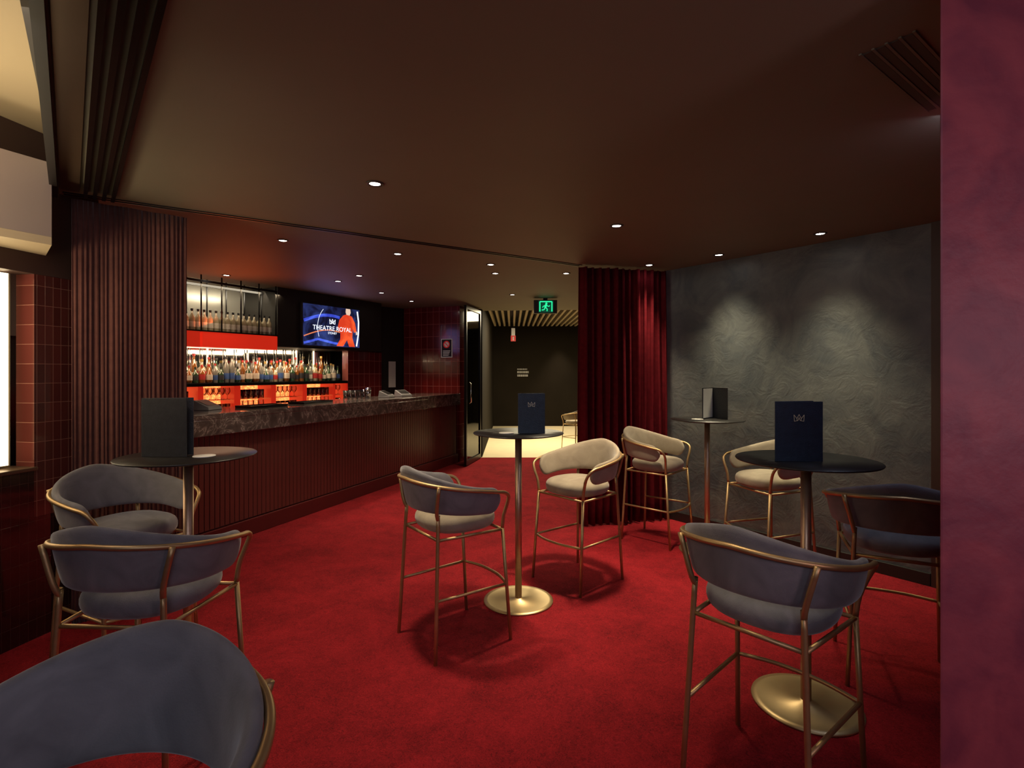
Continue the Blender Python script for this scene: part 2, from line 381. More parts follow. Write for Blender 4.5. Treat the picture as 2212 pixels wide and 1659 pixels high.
# ------------------------------------------------------------ bar counter
thb=math.atan2(0.934,0.358)
bar=empty('bar_counter',(-2.27,4.736,0),thb,'long bar counter with dark veined marble top and slatted front','bar counter')
X0,X1=-0.95,3.93
b=MB(); b.box(X0,X1,0.02,0.56,0.0,1.045)
b.obj('carcass',M['slat'],bar)
b=MB(); x=X0
while x<X1-0.045:
    b.box(x,x+0.042,0.0,0.02,0.15,0.92); x+=0.048
b.obj('slatted_front',M['slat'],bar,bevel=0.003,label='burgundy vertical slatted front panel')
MB().box(X0,X1,-0.015,0.02,0,0.14).obj('kickboard',M['kick'],bar,bevel=0.004)
b=MB(); b.box(X0,X1+0.02,-0.045,0.62,1.045,1.09); b.box(X0,X1+0.02,-0.045,0.0,0.915,1.045)
b.obj('countertop',M['marble'],bar,bevel=0.004,label='dark red-black veined marble top')

# ------------------------------------------------------------ back bar
thq=math.atan2(0.872,0.49); Q=(-3.57,5.9,0)
MB().box(-1.9,2.35,0.42,0.52,0,H1-0.001).obj('wall_back',M['dark'],loc=Q,rz=thq,**ST)
MB().box(2.31,3.02,0.0,0.12,0,1.739).obj('wall_tiled',M['tile'],loc=Q,rz=thq,**ST)
MB().prism([(-2.10,8.55),(-1.80,8.84),(-1.80,9.3),(-2.4,9.3)],0,H1-0.001).obj('wall_alcove',M['dark'],**ST)
MB().box(0.92,2.74,-0.26,0.419,1.74,H1-0.001).obj('trim_bulkhead_bar',M['dark'],loc=Q,rz=thq,**ST)
bb=empty('back_bar_cabinet',Q,thq,'back bar cabinet with glowing orange glass niches under the bottle shelf','cabinet')
lit=[(-0.75,-0.45),(-0.27,0.09),(0.15,0.52),(0.60,1.02),(1.09,1.50),(1.57,2.03),(2.07,2.27)]
b=MB(); b.box(-1.2,2.30,0.0,0.41,0,0.94); b.box(-1.2,2.30,0.40,0.415,0.94,1.26); b.obj('body',M['slat'],bb)
MB().box(-1.2,2.30,-0.01,0.41,1.262,1.30).obj('shelf',M['metalblk'],bb,bevel=0.003)
px=-1.2
for a,c in lit+[(2.30,2.3)]:
    if a-px>0.01: MB().box(px,a,0.0,0.38,0.941,1.261).obj('divider_panel',M['redpanel_dim'],bb,label='dark red panel between lit niches')
    px=c
for a,c in lit: MB().box(a,c,0.27,0.285,0.942,1.258).obj('lit_niche',M['niche'],bb,label='glowing orange-red niche back')
for a,c in lit: MB().box(a,c,0.02,0.265,1.094,1.10).obj('glass_shelf',M['glass'],bb)
MB().box(-1.2,2.3,0.385,0.40,1.301,1.739).obj('mirror_panel',M['mirror'],bb)
MB().box(-0.30,0.10,0.372,0.384,1.31,1.68).obj('lit_panel',M['litpanel'],bb,label='glowing white panel behind bottles')
b=MB()
for k in range(24): b.lathe([(0.007,1.301),(0.007,1.738)],8,(-1.1+k*0.145,0.36,0))
b.obj('mirror_rods',M['chrome'],bb,kind='stuff')
for xx in (0.42,0.95,1.66,1.7,2.0): MB().box(xx,xx+0.012,0.372,0.384,1.31,1.735).obj('light_strip',M['striplight'],bb)

hs=empty('hanging_shelf',(Q[0],Q[1],0),thq,'red backlit hanging shelf on black rods above the bar','shelf')
MB().box(-1.0,-0.05,-0.28,0.03,1.70,1.865).obj('red_fascia',M['redpanel_dim'],hs,bevel=0.003)
MB().box(-0.02,0.90,-0.28,0.03,1.70,1.865).obj('red_fascia',M['redpanel'],hs,bevel=0.003)
MB().box(-1.0,0.91,-0.285,0.035,1.866,1.88).obj('shelf_board',M['metalblk'],hs)
b=MB()
for k in range(9):
    x=-0.95+k*0.23
    for y in (-0.265,0.015): b.lathe([(0.008,1.88),(0.008,H1)],8,(x,y,0))
b.obj('hanging_rods',M['metalblk'],hs)
b=MB()
for y in (-0.265,0.015): b.box(-1.0,0.9,y-0.012,y+0.012,2.40,2.425)
b.obj('top_rail',M['metalblk'],hs)
MB().box(-0.9,0.85,-0.12,-0.09,1.692,1.699).obj('under_light',M['striplight'],hs)
MB().box(-1.9,0.915,0.395,0.418,1.76,2.46).obj('bar_mirror',M['mirror_reflect'],loc=Q,rz=thq,label='large mirror with painted-in reflection above the back bar',category='mirror')

# TV
tvx,tvy,tvz=1.24,-0.262,1.765; W,Hh=1.0,0.565
Mq=Matrix.Translation(Q)@Matrix.Rotation(thq,4,'Z')
tvloc=Mq@Vector((tvx,tvy,tvz))
tv=empty('television',tvloc,thq,'wall-mounted flat television showing a theatre advert with red-suited figure','television')
MB().box(0,W,-0.05,-0.002,0,Hh).obj('tv_casing',M['signblk'],tv,bevel=0.004)
MB().box(0.012,W-0.012,-0.054,-0.0505,0.012,Hh-0.012).obj('screen',M['scr'],tv)
def band(pts,w):
    P=[Vector((p[0],0,p[1])) for p in pts]; up=[];dn=[]
    for i,p in enumerate(P):
        t=(P[min(i+1,len(P)-1)]-P[max(i-1,0)]).normalized(); n=Vector((-t.z,0,t.x)); ww=w(i/(len(P)-1)) if callable(w) else w
        up.append(p+n*ww/2); dn.append(p-n*ww/2)
    return [(q.x,q.z) for q in up]+[(q.x,q.z) for q in dn[::-1]]
def ribbon(mb,pts,w,y0,y1,mi=0):
    for i in range(len(pts)-1):
        mb.xz(band([pts[i],pts[i+1]],w),y0,y1,mi)
sw=[(0.02+0.6*t,0.30+0.10*math.sin(t*2.2)) for t in [i/14 for i in range(15)]]
def streak(pts,w,y,m):
    g=MB(); ribbon(g,pts,w,y-0.0006,y,0); g.obj('screen_streak',m,tv)
streak([(a,b_+0.03) for a,b_ in sw],0.04,-0.0542,M['scrblue'])
streak([(a,b_-0.17) for a,b_ in sw],0.014,-0.0542,M['scror'])
streak([(0.02,0.04),(0.25,0.10),(0.5,0.06),(0.7,0.04)],0.03,-0.0542,M['scrblue'])
streak([(0.60+0.36*math.cos(a/10),0.26+0.36*math.sin(a/10)) for a in range(24,36)],0.006,-0.055,M['ledwhite'])
streak([(0.93,0.03),(0.965,0.2),(0.97,0.38),(0.945,0.53)],0.025,-0.0542,M['ledwhite'])
g=MB()
g.xz([(0.56,0.02),(0.63,0.12),(0.63,0.20),(0.58,0.27),(0.61,0.38),(0.68,0.45),(0.74,0.47),(0.84,0.45),(0.90,0.36),(0.93,0.24),(0.88,0.22),(0.86,0.28),(0.85,0.15),(0.90,0.02),(0.79,0.02),(0.75,0.11),(0.68,0.02)],-0.0556,-0.0553,0)
g.xz([(0.74,0.465),(0.725,0.50),(0.73,0.55),(0.81,0.55),(0.82,0.50),(0.80,0.46)],-0.0558,-0.0555,1)
g.xz([(0.91,0.24),(0.94,0.24),(0.95,0.20),(0.92,0.19)],-0.0558,-0.0555,1)
g.obj('screen_figure',[M['scrred'],M['scrskin']],tv)
text('screen_lettering','THEATRE',0.088,M['ledwhite'],tv,(0.345,-0.0562,0.25))
text('screen_lettering','ROYAL',0.088,M['ledwhite'],tv,(0.695,-0.0562,0.25))
text('screen_lettering','SYDNEY',0.042,M['ledwhite'],tv,(0.49,-0.0562,0.19))
def crown(mb,cx,cz,s,y0,y1,w,mi=0):
    for sgn in (-1,1):
        ribbon(mb,[(cx,cz+0.5*s),(cx+sgn*0.28*s,cz-0.05*s),(cx+sgn*0.65*s,cz+0.45*s),(cx+sgn*0.60*s,cz-0.40*s),(cx+sgn*0.14*s,cz-0.30*s),(cx,cz+0.1*s)],w,y0,y1,mi)
        ribbon(mb,[(cx+sgn*0.28*s,cz-0.05*s),(cx+sgn*0.25*s,cz-0.35*s)],w,y0,y1,mi)
g=MB(); crown(g,0.49,0.345,0.075,-0.0564,-0.056,0.008); g.obj('screen_emblem',M['ledwhite'],tv)

# tile pillar
P0=(-1.79,8.82,0); thp=math.atan2(-0.36,0.93)
MB().box(0,1.03,0,0.55,0,H1-0.001).obj('wall_pier_tiled',M['tile'],loc=P0,rz=thp,**ST)
Mp=Matrix.Translation(P0)@Matrix.Rotation(thp,4,'Z')
sg=empty('licence_sign',Mp@Vector((0.80,-0.002,1.81)),thp,'small black and white warning notice with red circle on tiles','sign')
MB().box(-0.10,0.10,-0.006,0,-0.15,0.15).obj('plate',M['white'],sg)
MB().box(-0.088,0.088,-0.0075,-0.006,-0.138,0.138).obj('face',M['signblk'],sg)
MB().lathe([(0.052,-0.0008),(0.052,0.0008)],24).obj('pictogram_disc',M['white'],sg,loc=(0,-0.0085,0.06),rot=(math.pi/2,0,0))
g=MB(); g.tube([(0.05*math.cos(a),-0.011,0.06+0.05*math.sin(a)) for a in [i*math.pi/12 for i in range(24)]],0.009,6,True)
g.tube([(-0.035,-0.011,0.095),(0.035,-0.011,0.025)],0.007,6); g.obj('prohibition_ring',M['signred'],sg)
g=MB()
for k in range(4): g.box(-0.065,0.065-0.01*k,-0.0085,-0.0076,-0.050-0.024*k,-0.039-0.024*k)
g.obj('print_lines',M['white'],sg)
o=MB().box(0,0.13,-0.004,0,0,0.42).obj('paper_notice',M['paper'],loc=(-2.0,8.625,1.18),rz=math.atan2(0.29,0.30)); o['label']='white paper sheet pinned on dark alcove wall'; o['category']='paper'

# glass door
thd=math.atan2(0.78,0.175)
gd=empty('glass_door',(-0.705,8.02,0),thd,'framed sliding glass door panel with dark metal frame','door')
b=MB(); b.box(0,0.05,-0.02,0.02,0.01,2.44); b.box(0.75,0.80,-0.02,0.02,0.01,2.44); b.box(0.05,0.75,-0.02,0.02,0.01,0.09); b.box(0.05,0.75,-0.02,0.02,2.38,2.44)
b.obj('door_frame',M['metalblk'],gd,bevel=0.003)
MB().box(0.05,0.75,-0.004,0.004,0.09,2.38).obj('glass_pane',M['glassdk'],gd)
MB().tube([(0.10,-0.03,0.95),(0.10,-0.06,0.97),(0.10,-0.06,1.25),(0.10,-0.03,1.27)],0.01).obj('handle',M['chrome'],gd)

# exit sign
es=empty('exit_sign',(0.476,7.6,2.262),0,'green illuminated running man exit sign in black housing','exit sign')
MB().box(-0.165,0.165,-0.04,0.04,0,0.19).obj('housing',M['signblk'],es,bevel=0.004)
MB().box(-0.03,0.03,-0.02,0.02,0.19,0.217).obj('bracket',M['metalblk'],es)
MB().box(-0.10,0.11,-0.044,-0.0405,0.012,0.18).obj('panel',M['greendk'],es)
g=MB()
ribbon(g,[(-0.08,0.025),(-0.08,0.165),(0.09,0.165),(0.09,0.025)],0.016,-0.048,-0.045)
g.obj('door_pictogram',M['green'],es)
g=MB()
g.xz([(0.012+0.016*math.cos(i*math.pi/5),0.138+0.016*math.sin(i*math.pi/5)) for i in range(10)],-0.049,-0.0455)
ribbon(g,[(0.01,0.125),(-0.005,0.08)],0.030,-0.0492,-0.0462)
ribbon(g,[(0.015,0.112),(0.045,0.095),(0.06,0.11)],0.011,-0.0486,-0.0456); ribbon(g,[(0.0,0.112),(-0.03,0.10),(-0.045,0.08)],0.011,-0.0484,-0.0454)
ribbon(g,[(0.0,0.08),(0.025,0.06),(0.02,0.03)],0.014,-0.0488,-0.0458); ribbon(g,[(-0.008,0.08),(-0.02,0.05),(-0.055,0.045)],0.014,-0.0482,-0.0452)
g.obj('running_figure',M['green'],es)
# small hanging sign in corridor
fs=empty('fire_equipment_sign',(0.03,13.0,2.18),0,'small red and white fire equipment sign in the corridor','sign')
MB().box(-0.06,0.06,-0.01,0.01,0,0.14).obj('plate',M['signred'],fs)
MB().box(-0.045,0.045,-0.012,-0.01,0.14,0.32).obj('white_plate',M['white'],fs)
MB().xz([(-0.012,0.02),(0.012,0.02),(0.012,0.09),(0.02,0.11),(-0.012,0.11)],-0.013,-0.0105).obj('pictogram',M['white'],fs)
MB().box(-0.004,0.004,-0.004,0.004,0.32,0.42).obj('rod',M['metalblk'],fs)
wl=empty('wall_lettering',(0.14,14.098,1.49),0,'three lines of small pale lettering on dark corridor wall','sign')
for k,(wd,hh) in enumerate([(0.26,0.03),(0.30,0.055),(0.28,0.055)]):
    ws=MB(); x=0
    while x<wd: 
        l=random.uniform(0.02,0.05); ws.box(x,min(x+l,wd),-0.004,0,-0.09*k,-0.09*k+hh); x+=l+0.01
    ws.obj('lettering_line',M['grey'],wl)

# ------------------------------------------------------------ downlights
dl=empty('downlight',(-0.722,2.804,H0),0,'round recessed ceiling downlight, lit warm white','ceiling light','recessed ceiling downlights')
MB().lathe([(0.028,0.0),(0.045,0.0),(0.045,-0.004),(0.036,-0.008),(0.028,-0.004)],24,caps=False).obj('trim_ring',M['trimring'],dl)
MB().lathe([(0.0285,-0.0005),(0.0285,-0.003),(0.01,-0.006)],20).obj('lens',M['lamp'],dl)
near=[(-0.722,2.804),(0.709,3.609),(2.208,3.813),(1.75,4.504),(1.27,4.93)]
def cpt(x,y): Z=1213/(804-y); return ((x-1106)/1150*Z,Z)
far=[cpt(*p) for p in [(611,519),(859,548),(1060,571),(1070,590),(1223,590),(489,594),(776,595),(730,607),(824,632),(889,650),(1107,636)]]
for p in near[1:]: copy_tree(dl,(p[0],p[1],H0),0)
for p in far: copy_tree(dl,(p[0],p[1],H1),0)

def spot(loc,power,color=(1,0.80,0.54),ang=75,blend=1.0,aim=None,r=0.07):
    l=bpy.data.lights.new('spot_light','SPOT'); l.energy=power; l.color=color; l.spot_size=math.radians(ang); l.spot_blend=blend; l.shadow_soft_size=r
    o=bpy.data.objects.new('spot_light',l); col.objects.link(o); o.location=loc
    if aim: o.rotation_euler=(Vector(aim)-Vector(loc)).to_track_quat('-Z','Y').to_euler()
    return o
def area(loc,aim,power,color,sx,sy=None):
    l=bpy.data.lights.new('area_light','AREA'); l.energy=power; l.color=color; l.shape='RECTANGLE'; l.size=sx; l.size_y=sy or sx
    o=bpy.data.objects.new('area_light',l); col.objects.link(o); o.location=loc
    o.rotation_euler=(Vector(aim)-Vector(loc)).to_track_quat('-Z','Y').to_euler()
    return o
z=H0-0.03
spot((-0.722,2.804,z),125,ang=78)
spot((0.709,3.609,z),225,ang=76)
spot((2.208,3.813,z),135,ang=84,color=(1,0.86,0.56),r=0.2)
spot((1.75,4.504,z),135,ang=84,color=(1,0.86,0.56),r=0.2)
spot((1.30,4.93,z),130,ang=48,aim=(1.32,5.0,0))
for i,p in enumerate(far):
    if p[1]<8: spot((p[0],p[1],H1-0.03),50 if i not in (5,) else 15,ang=84)
spot((0.35,1.8,z),46,ang=70)
# soft bluish fill light added behind camera, no fixture there
area((0.1,-1.2,2.1),(0.0,2.2,0.9),12,(0.80,0.82,1.0),1.4,0.8)
area((1.75,1.95,2.39),(1.80,2.5,0.5),5,(0.66,0.74,1.0),0.25)  # added cool lamp, lifts the stool beside the pillar
area((1.9,-0.3,1.5),(1.7,1.25,1.1),7,(1.0,0.62,0.72),0.5)  # added pink lamp, brightens the crimson pillar
# left side warm lights
area((-2.45,2.2,1.5),(-1.6,2.4,1.2),2,(1,0.84,0.6),0.1,0.9)
area((-2.7,1.9,1.70),(-2.7,2.3,2.10),10,(1,0.84,0.55),0.5,0.3)
area((-2.6,1.3,2.3),(-2.6,1.7,2.72),20,(1,0.82,0.52),0.5,0.5)
area((-1.5,1.3,2.3),(-1.9,2.8,1.0),3,(0.95,0.88,0.9),0.5)
# bar lighting
area(Mq@Vector((0.2,-0.6,1.95)),Mq@Vector((-0.1,-0.7,2.6)),2.8,(1,0.14,0.03),0.8,0.15)
area(Mq@Vector((1.74,-0.36,2.05)),Mq@Vector((1.9,-2.0,2.3)),1.2,(0.45,0.4,1.0),0.9,0.45)
area(Mq@Vector((0.4,-0.05,1.69)),Mq@Vector((0.4,0.30,1.2)),8,(1,0.72,0.44),1.6,0.1)
area(Mq@Vector((1.5,-0.05,1.73)),Mq@Vector((1.5,0.30,1.2)),7,(1,0.72,0.44),1.1,0.1)
area(Mq@Vector((0.2,-0.05,2.40)),Mq@Vector((0.2,0.40,2.05)),7,(1,0.88,0.65),1.4,0.1)  # added lamp without fixture, brightens the bar mirror
area(Mq@Vector((0.3,-0.27,2.38)),Mq@Vector((0.3,-0.17,1.9)),2.5,(1,0.78,0.5),1.3,0.05)  # added small front lamp, warms bottles on the hanging shelf
# corridor
area((0.8,10.6,2.58),(0.8,10.6,0),160,(1,0.84,0.54),1.8,2.0)
spot((1.25,13.7,2.55),140,ang=70)

# left wall light
tl=empty('wall_light',(pA.x,pA.y,0),th_l,'tall glowing vertical light strip in tiled wall niche','wall light')
MB().box(L-0.34,L-0.19,0.06,0.10,0.94,1.94).obj('diffuser',M['tube'],tl)
MB().box(L-0.35,L-0.18,0.101,0.158,0.935,1.945).obj('backplate',M['bronze'],tl)

# ------------------------------------------------------------ bar stool
def path(s):   # s in [-1,1] -> x,y, normal(out)
    q=abs(s); sg=1 if s>=0 else -1; arc=0.385; arm=0.165; l=q*(arc+arm)
    if l<arc:
        ph=l/arc*math.pi/2; return (sg*0.250*math.sin(ph),-0.02-0.230*math.cos(ph)),(sg*math.sin(ph),-math.cos(ph))
    e=(l-arc)
    return (sg*(0.250-0.10*e*e/0.175),-0.02+e),(sg*1.0,0.0)
def make_stool(loc,rz,label):
    st=empty('bar_stool',loc,rz,label,'bar stool','velvet bar stools')
    # backrest
    N=44; K=12; v=[];f=[]
    for i in range(N+1):
        s=-1+2*i/N; q=abs(s); (x,y),(nx,ny)=path(s)
        e=math.sin(math.pi/2*q)**1.4
        top=0.950-0.116*e; bot=0.718-0.034*q*q
        cap=1.0
        if q>0.86: cap=math.sqrt(max(0.0,1-((q-0.86)/0.14)**2))*0.9+0.1
        mid=(top+bot)/2; hh=(top-bot)/2*cap; tt=0.019*(0.4+0.6*cap)
        for k in range(K):
            a=2*math.pi*k/K; ca,sa=math.cos(a),math.sin(a)
            pz=math.copysign(abs(sa)**0.5,sa)*hh; pt=math.copysign(abs(ca)**0.6,ca)*tt
            lean=0.020*(pz/0.11)
            off=pt+lean
            v.append((x+nx*off,y+ny*off,mid+pz))
    for i in range(N):
        for k in range(K):
            j=(k+1)%K; f.append((i*K+k,i*K+j,(i+1)*K+j,(i+1)*K+k))
    f.append(list(range(K))[::-1]); f.append([N*K+k for k in range(K)])
    b=MB(); b.add(v,f,0,True); b.obj('backrest',M['velvet'],st,subsurf=1)
    # seat cushion
    prof=[(0.02,0.597),(0.15,0.597),(0.190,0.607),(0.203,0.630),(0.205,0.655),(0.197,0.678),(0.172,0.694),(0.11,0.704),(0.02,0.707)]
    n=40; v=[];f=[]
    for r,z_ in prof:
        for i in range(n):
            a=2*math.pi*i/n; c_,s_=math.cos(a),math.sin(a)
            rr=r*(abs(c_)**2.5+abs(s_)**2.5)**(-1/2.5)
            v.append((rr*c_,rr*s_*1.0+0.01,z_))
    for k in range(len(prof)-1):
        for i in range(n):
            j=(i+1)%n; f.append((k*n+i,k*n+j,(k+1)*n+j,(k+1)*n+i))
    f.append(list(range(n))[::-1]); f.append([(len(prof)-1)*n+i for i in range(n)])
    b=MB(); b.add(v,f,0,True); b.obj('seat',M['velvet'],st,subsurf=1)
    # rail
    R=[]
    for i in range(29):
        s=-1+2*i/28; (x,y),(nx,ny)=path(s); e=abs(s)**1.3
        R.append((x+nx*0.036,y+ny*0.036,0.885-0.082*e))
    x1,y1,z1=R[-1]
    tail=[(x1-0.010,y1+0.034,z1-0.022),(x1-0.032,y1+0.044,z1-0.065),(0.215,0.182,0.67),(0.205,0.180,0.60)]
    pts=[(-a,b_,c) for a,b_,c in tail[::-1]]+R+tail
    MB().tube(pts,0.0095,10,sub=3).obj('back_rail',M['brass'],st)
    for sg in (-1,1):
        MB().tube([(sg*0.205,0.180,0.60),(sg*0.222,0.222,0.0)],0.0095,10).obj('leg',M['brass'],st)
        MB().tube([(sg*0.207,-0.222,0.0),(sg*0.178,-0.192,0.66),(sg*0.177,-0.192,0.69),(sg*0.188,-0.205,0.74),(sg*0.221,-0.210,0.864)],0.0095,10,sub=3).obj('leg',M['brass'],st)
    def legx(zz,front):
        if front: t=zz/0.60; return 0.222-0.017*t,0.222-0.042*t
        t=zz/0.66; return 0.207-0.029*t,-0.222+0.030*t
    fx,fy=legx(0.30,True); rx,ry=legx(0.30,False)
    b=MB()
    for sg in (-1,1): b.tube([(sg*rx,ry,0.30),(sg*fx,fy,0.30)],0.008,8)
    b.tube([(-fx,fy,0.30),(-0.10,fy+0.035,0.30),(0,fy+0.043,0.30),(0.10,fy+0.035,0.30),(fx,fy,0.30)],0.008,8,sub=4)
    b.obj('footrest',M['brass'],st)
    b=MB(); b.tube([(0.205,0.18,0.592),(-0.205,0.18,0.592)],0.008,8); b.tube([(0.18,-0.192,0.592),(-0.18,-0.192,0.592)],0.008,8)
    b.tube([(0.205,0.18,0.592),(0.18,-0.192,0.592)],0.008,8); b.tube([(-0.205,0.18,0.592),(-0.18,-0.192,0.592)],0.008,8)
    b.obj('seat_frame',M['brass'],st)
    return st
def frz(f): return math.atan2(f[1],f[0])-math.pi/2
s_='slate velvet bar stool with slim brass frame'; b_='warm-lit tinted velvet bar stool with slim brass frame'
stool=make_stool((-0.665,0.76,0),frz((-0.02,-1.0)),s_+', set apart from tables')
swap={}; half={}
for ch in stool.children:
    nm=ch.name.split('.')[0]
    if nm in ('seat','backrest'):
        me=ch.data.copy(); me.materials.clear(); me.materials.append(M['velvet_lit']); swap[nm]=me; half[nm]=me if nm=='seat' else ch.data
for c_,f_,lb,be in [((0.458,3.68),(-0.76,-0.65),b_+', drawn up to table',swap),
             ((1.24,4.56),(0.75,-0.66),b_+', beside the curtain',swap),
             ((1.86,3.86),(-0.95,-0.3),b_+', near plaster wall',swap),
             ((0.894,1.84),(0.75,0.66),s_+', back turned',None),
             ((1.81,2.525),(0.45,0.89),s_+', beside crimson pillar',None),
             ((-1.93,2.66),(0.92,-0.39),s_+', beside burgundy curtain',None),
             ((-1.30,1.93),(0.05,1.0),s_+', back turned',None),
             ((-0.318,2.884),(0.8,0.6),'slate velvet bar stool with lit-tinted seat, drawn up to table',half)]:
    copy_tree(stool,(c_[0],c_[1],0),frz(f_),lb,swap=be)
copy_tree(stool,(1.16,9.75,0),frz((-0.6,0.8)),'warm-lit tinted upholstered chair on the timber corridor floor',0.8,swap=swap)

# ------------------------------------------------------------ tables
tb=empty('high_table',(0.04,3.324,0),0,'round black-topped high table on brass pedestal base','table','round high tables')
MB().lathe([(0.02,0),(0.214,0),(0.217,0.003),(0.215,0.009),(0.19,0.012),(0.028,0.016),(0.026,0.02)],56).obj('base',M['brassbase'],tb)
MB().lathe([(0.021,0.016),(0.021,1.03)],24).obj('pole',M['steel'],tb)
MB().lathe([(0.07,1.028),(0.07,1.036),(0.24,1.036),(0.279,1.043),(0.282,1.047),(0.280,1.05),(0.02,1.05)],64).obj('tabletop',M['black'],tb)
TB={'c':(0.04,3.324),'b':(1.56,4.255),'r':(1.265,2.291),'l':(-1.465,2.41)}
for k in 'brl': copy_tree(tb,(*TB[k],0),0)

def menu(loc,rz,m,label,w=0.185,h=0.25,emb=True,op=18,pages=False):
    e=empty('menu_folder',loc,rz,label,'menu')
    a=math.radians(op)
    for sg in (-1,1):
        b=MB()
        b.box(0,w,-0.002,0.002,0,h)
        o=b.obj('cover',m,e,bevel=0.0012,rot=(0,0,sg*a/2))
        if pages and sg==-1:
            MB().box(0.01,w-0.01,-sg*0.0035-0.001,-sg*0.0035+0.001,0.008,h-0.008).obj('page',M['paper'],e,rot=(0,0,sg*a/2))
        if emb and sg==-1:
            g=MB(); crown(g,w/2,h*0.72,0.032,-0.0032,-0.0021,0.0018); g.obj('crown_emblem',M['gold'],e,rot=(0,0,-a/2),label='small gold crown emblem')
    return e
zt=1.0505
def at(x,y,Z): return ((x-1106)/1150*Z,Z,zt)
menu(at(1119,0,3.26),0.10,M['navy'],'navy leather menu folder with crown emblem standing on table',0.165,0.245)
menu(at(1674,0,2.24),0.10,M['navy'],'large navy leather menu folder with crown emblem on table',0.195,0.252)
menu((at(306,0,2.36)[0],2.36,zt),0.12,M['charcoal'],'plain charcoal leather menu folder standing on table',0.205,0.26,emb=False)
menu((1.65,4.38,zt),math.radians(-104),M['charcoal'],'open dark menu folder showing a white page on table',0.18,0.25,emb=False,op=64,pages=True)
cs=MB().lathe([(0.045,0),(0.046,0.002),(0.045,0.004)],28).obj('coaster',M['paper'],loc=(-0.035,3.27,zt)); cs['label']='round white paper coaster on black tabletop'; cs['category']='coaster'; cs['group']='paper coasters'
for p in [(-1.37,2.37),(1.47,4.22)]:
    c=cs.copy(); col.objects.link(c); c.location=(*p,zt)

# ------------------------------------------------------------ bottles
lab=[mat('label_cream',(0.7,0.62,0.5),0.6,var=0.2,vscale=60),mat('label_red',(0.5,0.03,0.03),0.6,var=0.2,vscale=60),mat('label_black',(0.03,0.03,0.035),0.6,var=0.2,vscale=60),mat('label_blue',(0.05,0.12,0.35),0.6,var=0.2,vscale=60)]
bod=[mat('glass_clear',(0.22,0.22,0.19),0.06,spec=0.8,var=0.4,vscale=20,coat=0.5),mat('glass_amber',(0.28,0.10,0.02),0.06,spec=0.8,var=0.4,vscale=20,coat=0.5),mat('glass_green',(0.03,0.08,0.035),0.06,spec=0.8,var=0.3,vscale=20,coat=0.5),mat('glass_pale',(0.42,0.35,0.22),0.08,spec=0.8,var=0.3,vscale=20,coat=0.5)]
cap=[mat('cap_black',(0.02,0.02,0.02),0.4,var=0.1),mat('cap_gold',(0.6,0.42,0.15),0.3,metal=0.8,var=0.1),mat('cap_red',(0.4,0.03,0.03),0.4,var=0.1)]
def bottle_mesh(kind,bi,li,ci):
    P={0:[(0.001,0),(0.036,0),(0.038,0.01),(0.038,0.17),(0.030,0.20),(0.014,0.225),(0.013,0.27)],
       1:[(0.001,0),(0.042,0),(0.044,0.01),(0.044,0.12),(0.040,0.15),(0.016,0.175),(0.014,0.22)],
       2:[(0.001,0),(0.030,0),(0.032,0.01),(0.033,0.18),(0.024,0.23),(0.013,0.26),(0.012,0.30)],
       3:[(0.001,0),(0.040,0),(0.046,0.03),(0.048,0.09),(0.036,0.14),(0.016,0.17),(0.013,0.24)]}[kind]
    b=MB(); b.lathe(P,12,mi=0); zt_=P[-1][1]; b.lathe([(0.016,zt_),(0.016,zt_+0.028)],10,mi=2,sm=False)
    r=max(p[0] for p in P)+0.001; b.lathe([(r,0.045),(r,0.045+0.075)],12,mi=1,caps=False)
    return b.obj('bottle',[bod[bi],lab[li],cap[ci]]),r
protos=[bottle_mesh(i%4,random.choice([0,1,2,3,1,0]),random.choice([0,0,1,2,3]),random.choice([0,0,1,1,2])) for i in range(14)]
used=[False]*14
def place_bottle(pi,loc,group,scale=1.0):
    p=protos[pi][0]
    if not used[pi]: o=p; used[pi]=True
    else: o=p.copy(); col.objects.link(o)
    o.location=loc; o.scale=(scale,)*3; o.rotation_euler=(0,0,random.uniform(-0.5,0.5))
    mn=p.data.materials[0].name.replace('glass_','').split('.')[0]; ln=p.data.materials[1].name.replace('label_','').split('.')[0]
    o['label']=f'{mn} glass spirit bottle with {ln} label on bar shelf'; o['category']='bottle'; o['group']=group
for x0,y0,lo,hi in ((-0.32,0.065,0.72,0.98),(-0.28,0.195,0.92,1.12)):
    x=x0; pr=0
    while True:
        pi=random.randrange(14); s=random.uniform(lo,hi); r=protos[pi][1]*s
        x+=pr+r+random.uniform(0.002,0.005); pr=r
        if x+r>2.27: break
        place_bottle(pi,Mq@Vector((x,y0+random.uniform(-0.005,0.005),1.3005)),'spirit bottles on the back bar',s)
for i in range(14):
    if not used[i]: bpy.data.objects.remove(protos[i][0])
pb=bottle_mesh(0,3,0,0)[0]
k=0; x=-0.55
while x<0.86:
    o=pb if k==0 else pb.copy()
    if k: col.objects.link(o)
    o.location=Mq@Vector((x,-0.18,1.8805)); o.scale=(0.82,0.82,0.78); o['label']='pale bottle with cream label on hanging red shelf'; o['category']='bottle'; o['group']='bottles on the hanging shelf'
    x+=0.067; k+=1
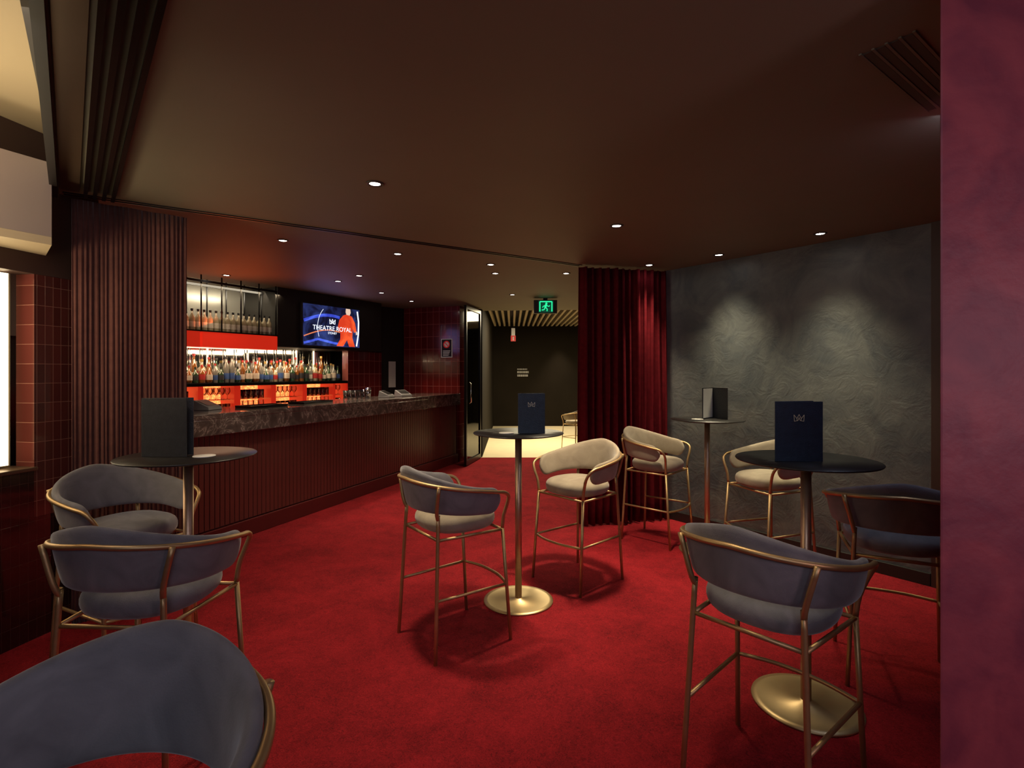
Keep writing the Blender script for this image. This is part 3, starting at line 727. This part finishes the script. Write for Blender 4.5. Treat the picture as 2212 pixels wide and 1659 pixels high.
# glasses in niches
gm=MB().lathe([(0.001,0),(0.028,0),(0.028,0.003),(0.004,0.007),(0.004,0.05),(0.022,0.07),(0.033,0.09),(0.033,0.11),(0.028,0.14)],14,caps=False)
gp=gm.obj('wine_glass',M['glass']); first=True
gm2=MB().lathe([(0.001,0),(0.028,0),(0.031,0.003),(0.034,0.11),(0.032,0.11),(0.029,0.012),(0.001,0.01)],14,caps=False)
gp2=gm2.obj('tumbler',M['glass']); first2=True
for li,(a,c) in enumerate(lit[1:]):
    x=a+0.040
    while x<c-0.036:
        for y,zz in ((0.07,0.9405),(0.07,1.1005),(0.16,1.1005)):
            if (li+(zz>1))%2==0:
                o=gp if first else gp.copy()
                if not first: col.objects.link(o)
                first=False; o['category']='glass'; o['label']='stemmed clear glass in a glowing orange niche'
            else:
                o=gp2 if first2 else gp2.copy()
                if not first2: col.objects.link(o)
                first2=False; o['category']='glass'; o['label']='clear tumbler in a glowing orange niche'
            o['group']='glasses in the lit niches'
            o.location=Mq@Vector((x,y,zz))
        x+=0.072

# ------------------------------------------------------------ items on counter
Mb=Matrix.Translation((-2.27,4.736,0))@Matrix.Rotation(thb,4,'Z'); ZC=1.0905
def tray(lx,ly,w,dpt,label):
    e=empty('bar_mat',Mb@Vector((lx,ly,ZC)),thb+random.uniform(-0.1,0.1),label,'bar mat')
    b=MB(); b.box(-w/2,w/2,-dpt/2,dpt/2,0,0.012); b.obj('mat_base',M['black'],e,bevel=0.003)
    b=MB(); b.box(-w/2,w/2,-dpt/2,-dpt/2+0.01,0.012,0.022); b.box(-w/2,w/2,dpt/2-0.01,dpt/2,0.012,0.022); b.box(-w/2,-w/2+0.01,-dpt/2+0.01,dpt/2-0.01,0.012,0.022); b.box(w/2-0.01,w/2,-dpt/2+0.01,dpt/2-0.01,0.012,0.022)
    b.obj('rim',M['metalblk'],e)
tray(0.32,0.27,0.42,0.22,'black rubber bar mat on marble counter')
tray(1.02,0.30,0.50,0.20,'long black rubber bar mat on marble counter')
def pos(lx,ly,label,rr=0):
    e=empty('payment_terminal',Mb@Vector((lx,ly,ZC)),thb+rr,label,'payment terminal')
    b=MB(); b.add([(-0.10,-0.08,0),(0.10,-0.08,0),(0.10,0.08,0),(-0.10,0.08,0),(-0.09,-0.07,0.03),(0.09,-0.07,0.03),(0.09,0.07,0.09),(-0.09,0.07,0.09)],[(0,3,2,1),(4,5,6,7),(0,1,5,4),(1,2,6,5),(2,3,7,6),(3,0,4,7)])
    b.obj('body',M['grey'],e,bevel=0.006)
    b=MB(); b.add([(-0.07,-0.05,0.0435),(0.07,-0.05,0.0435),(0.07,0.05,0.0865),(-0.07,0.05,0.0865)],[(0,1,2,3)]); b.obj('display',M['black'],e)
pos(-0.15,0.42,'grey sloped payment terminal on marble counter',0.3)
pos(2.44,0.30,'grey payment terminal near the tiled pier',0.2)
pos(2.75,0.24,'pale receipt printer terminal near the tiled pier',-0.3)
cp=MB().lathe([(0.001,0),(0.032,0),(0.040,0.13),(0.037,0.13),(0.03,0.004),(0.001,0.004)],18,caps=False).obj('metal_cup',M['chrome'],loc=Mb@Vector((2.2,0.42,ZC))); cp['label']='tall steel shaker cup on marble counter'; cp['category']='cup'
for k in range(5):
    o=gp2.copy(); col.objects.link(o); o.location=Mb@Vector((1.75+0.09*k,0.42,ZC)); o['group']='tumblers on the counter'; o['label']='clear tumbler standing on the marble counter'

# ------------------------------------------------------------ world, camera
w=bpy.data.worlds.new('world'); sc.world=w; w.use_nodes=True
w.node_tree.nodes['Background'].inputs[0].default_value=(0.5,0.4,0.38,1); w.node_tree.nodes['Background'].inputs[1].default_value=0.02
cam=bpy.data.cameras.new('camera'); cam.lens=1150/2212*36; cam.sensor_width=36; cam.shift_y=-0.0115; cam.clip_start=0.05
co=bpy.data.objects.new('camera',cam); col.objects.link(co); co.location=(0,0,1.425); co.rotation_euler=(math.pi/2,0,0)
sc.camera=co
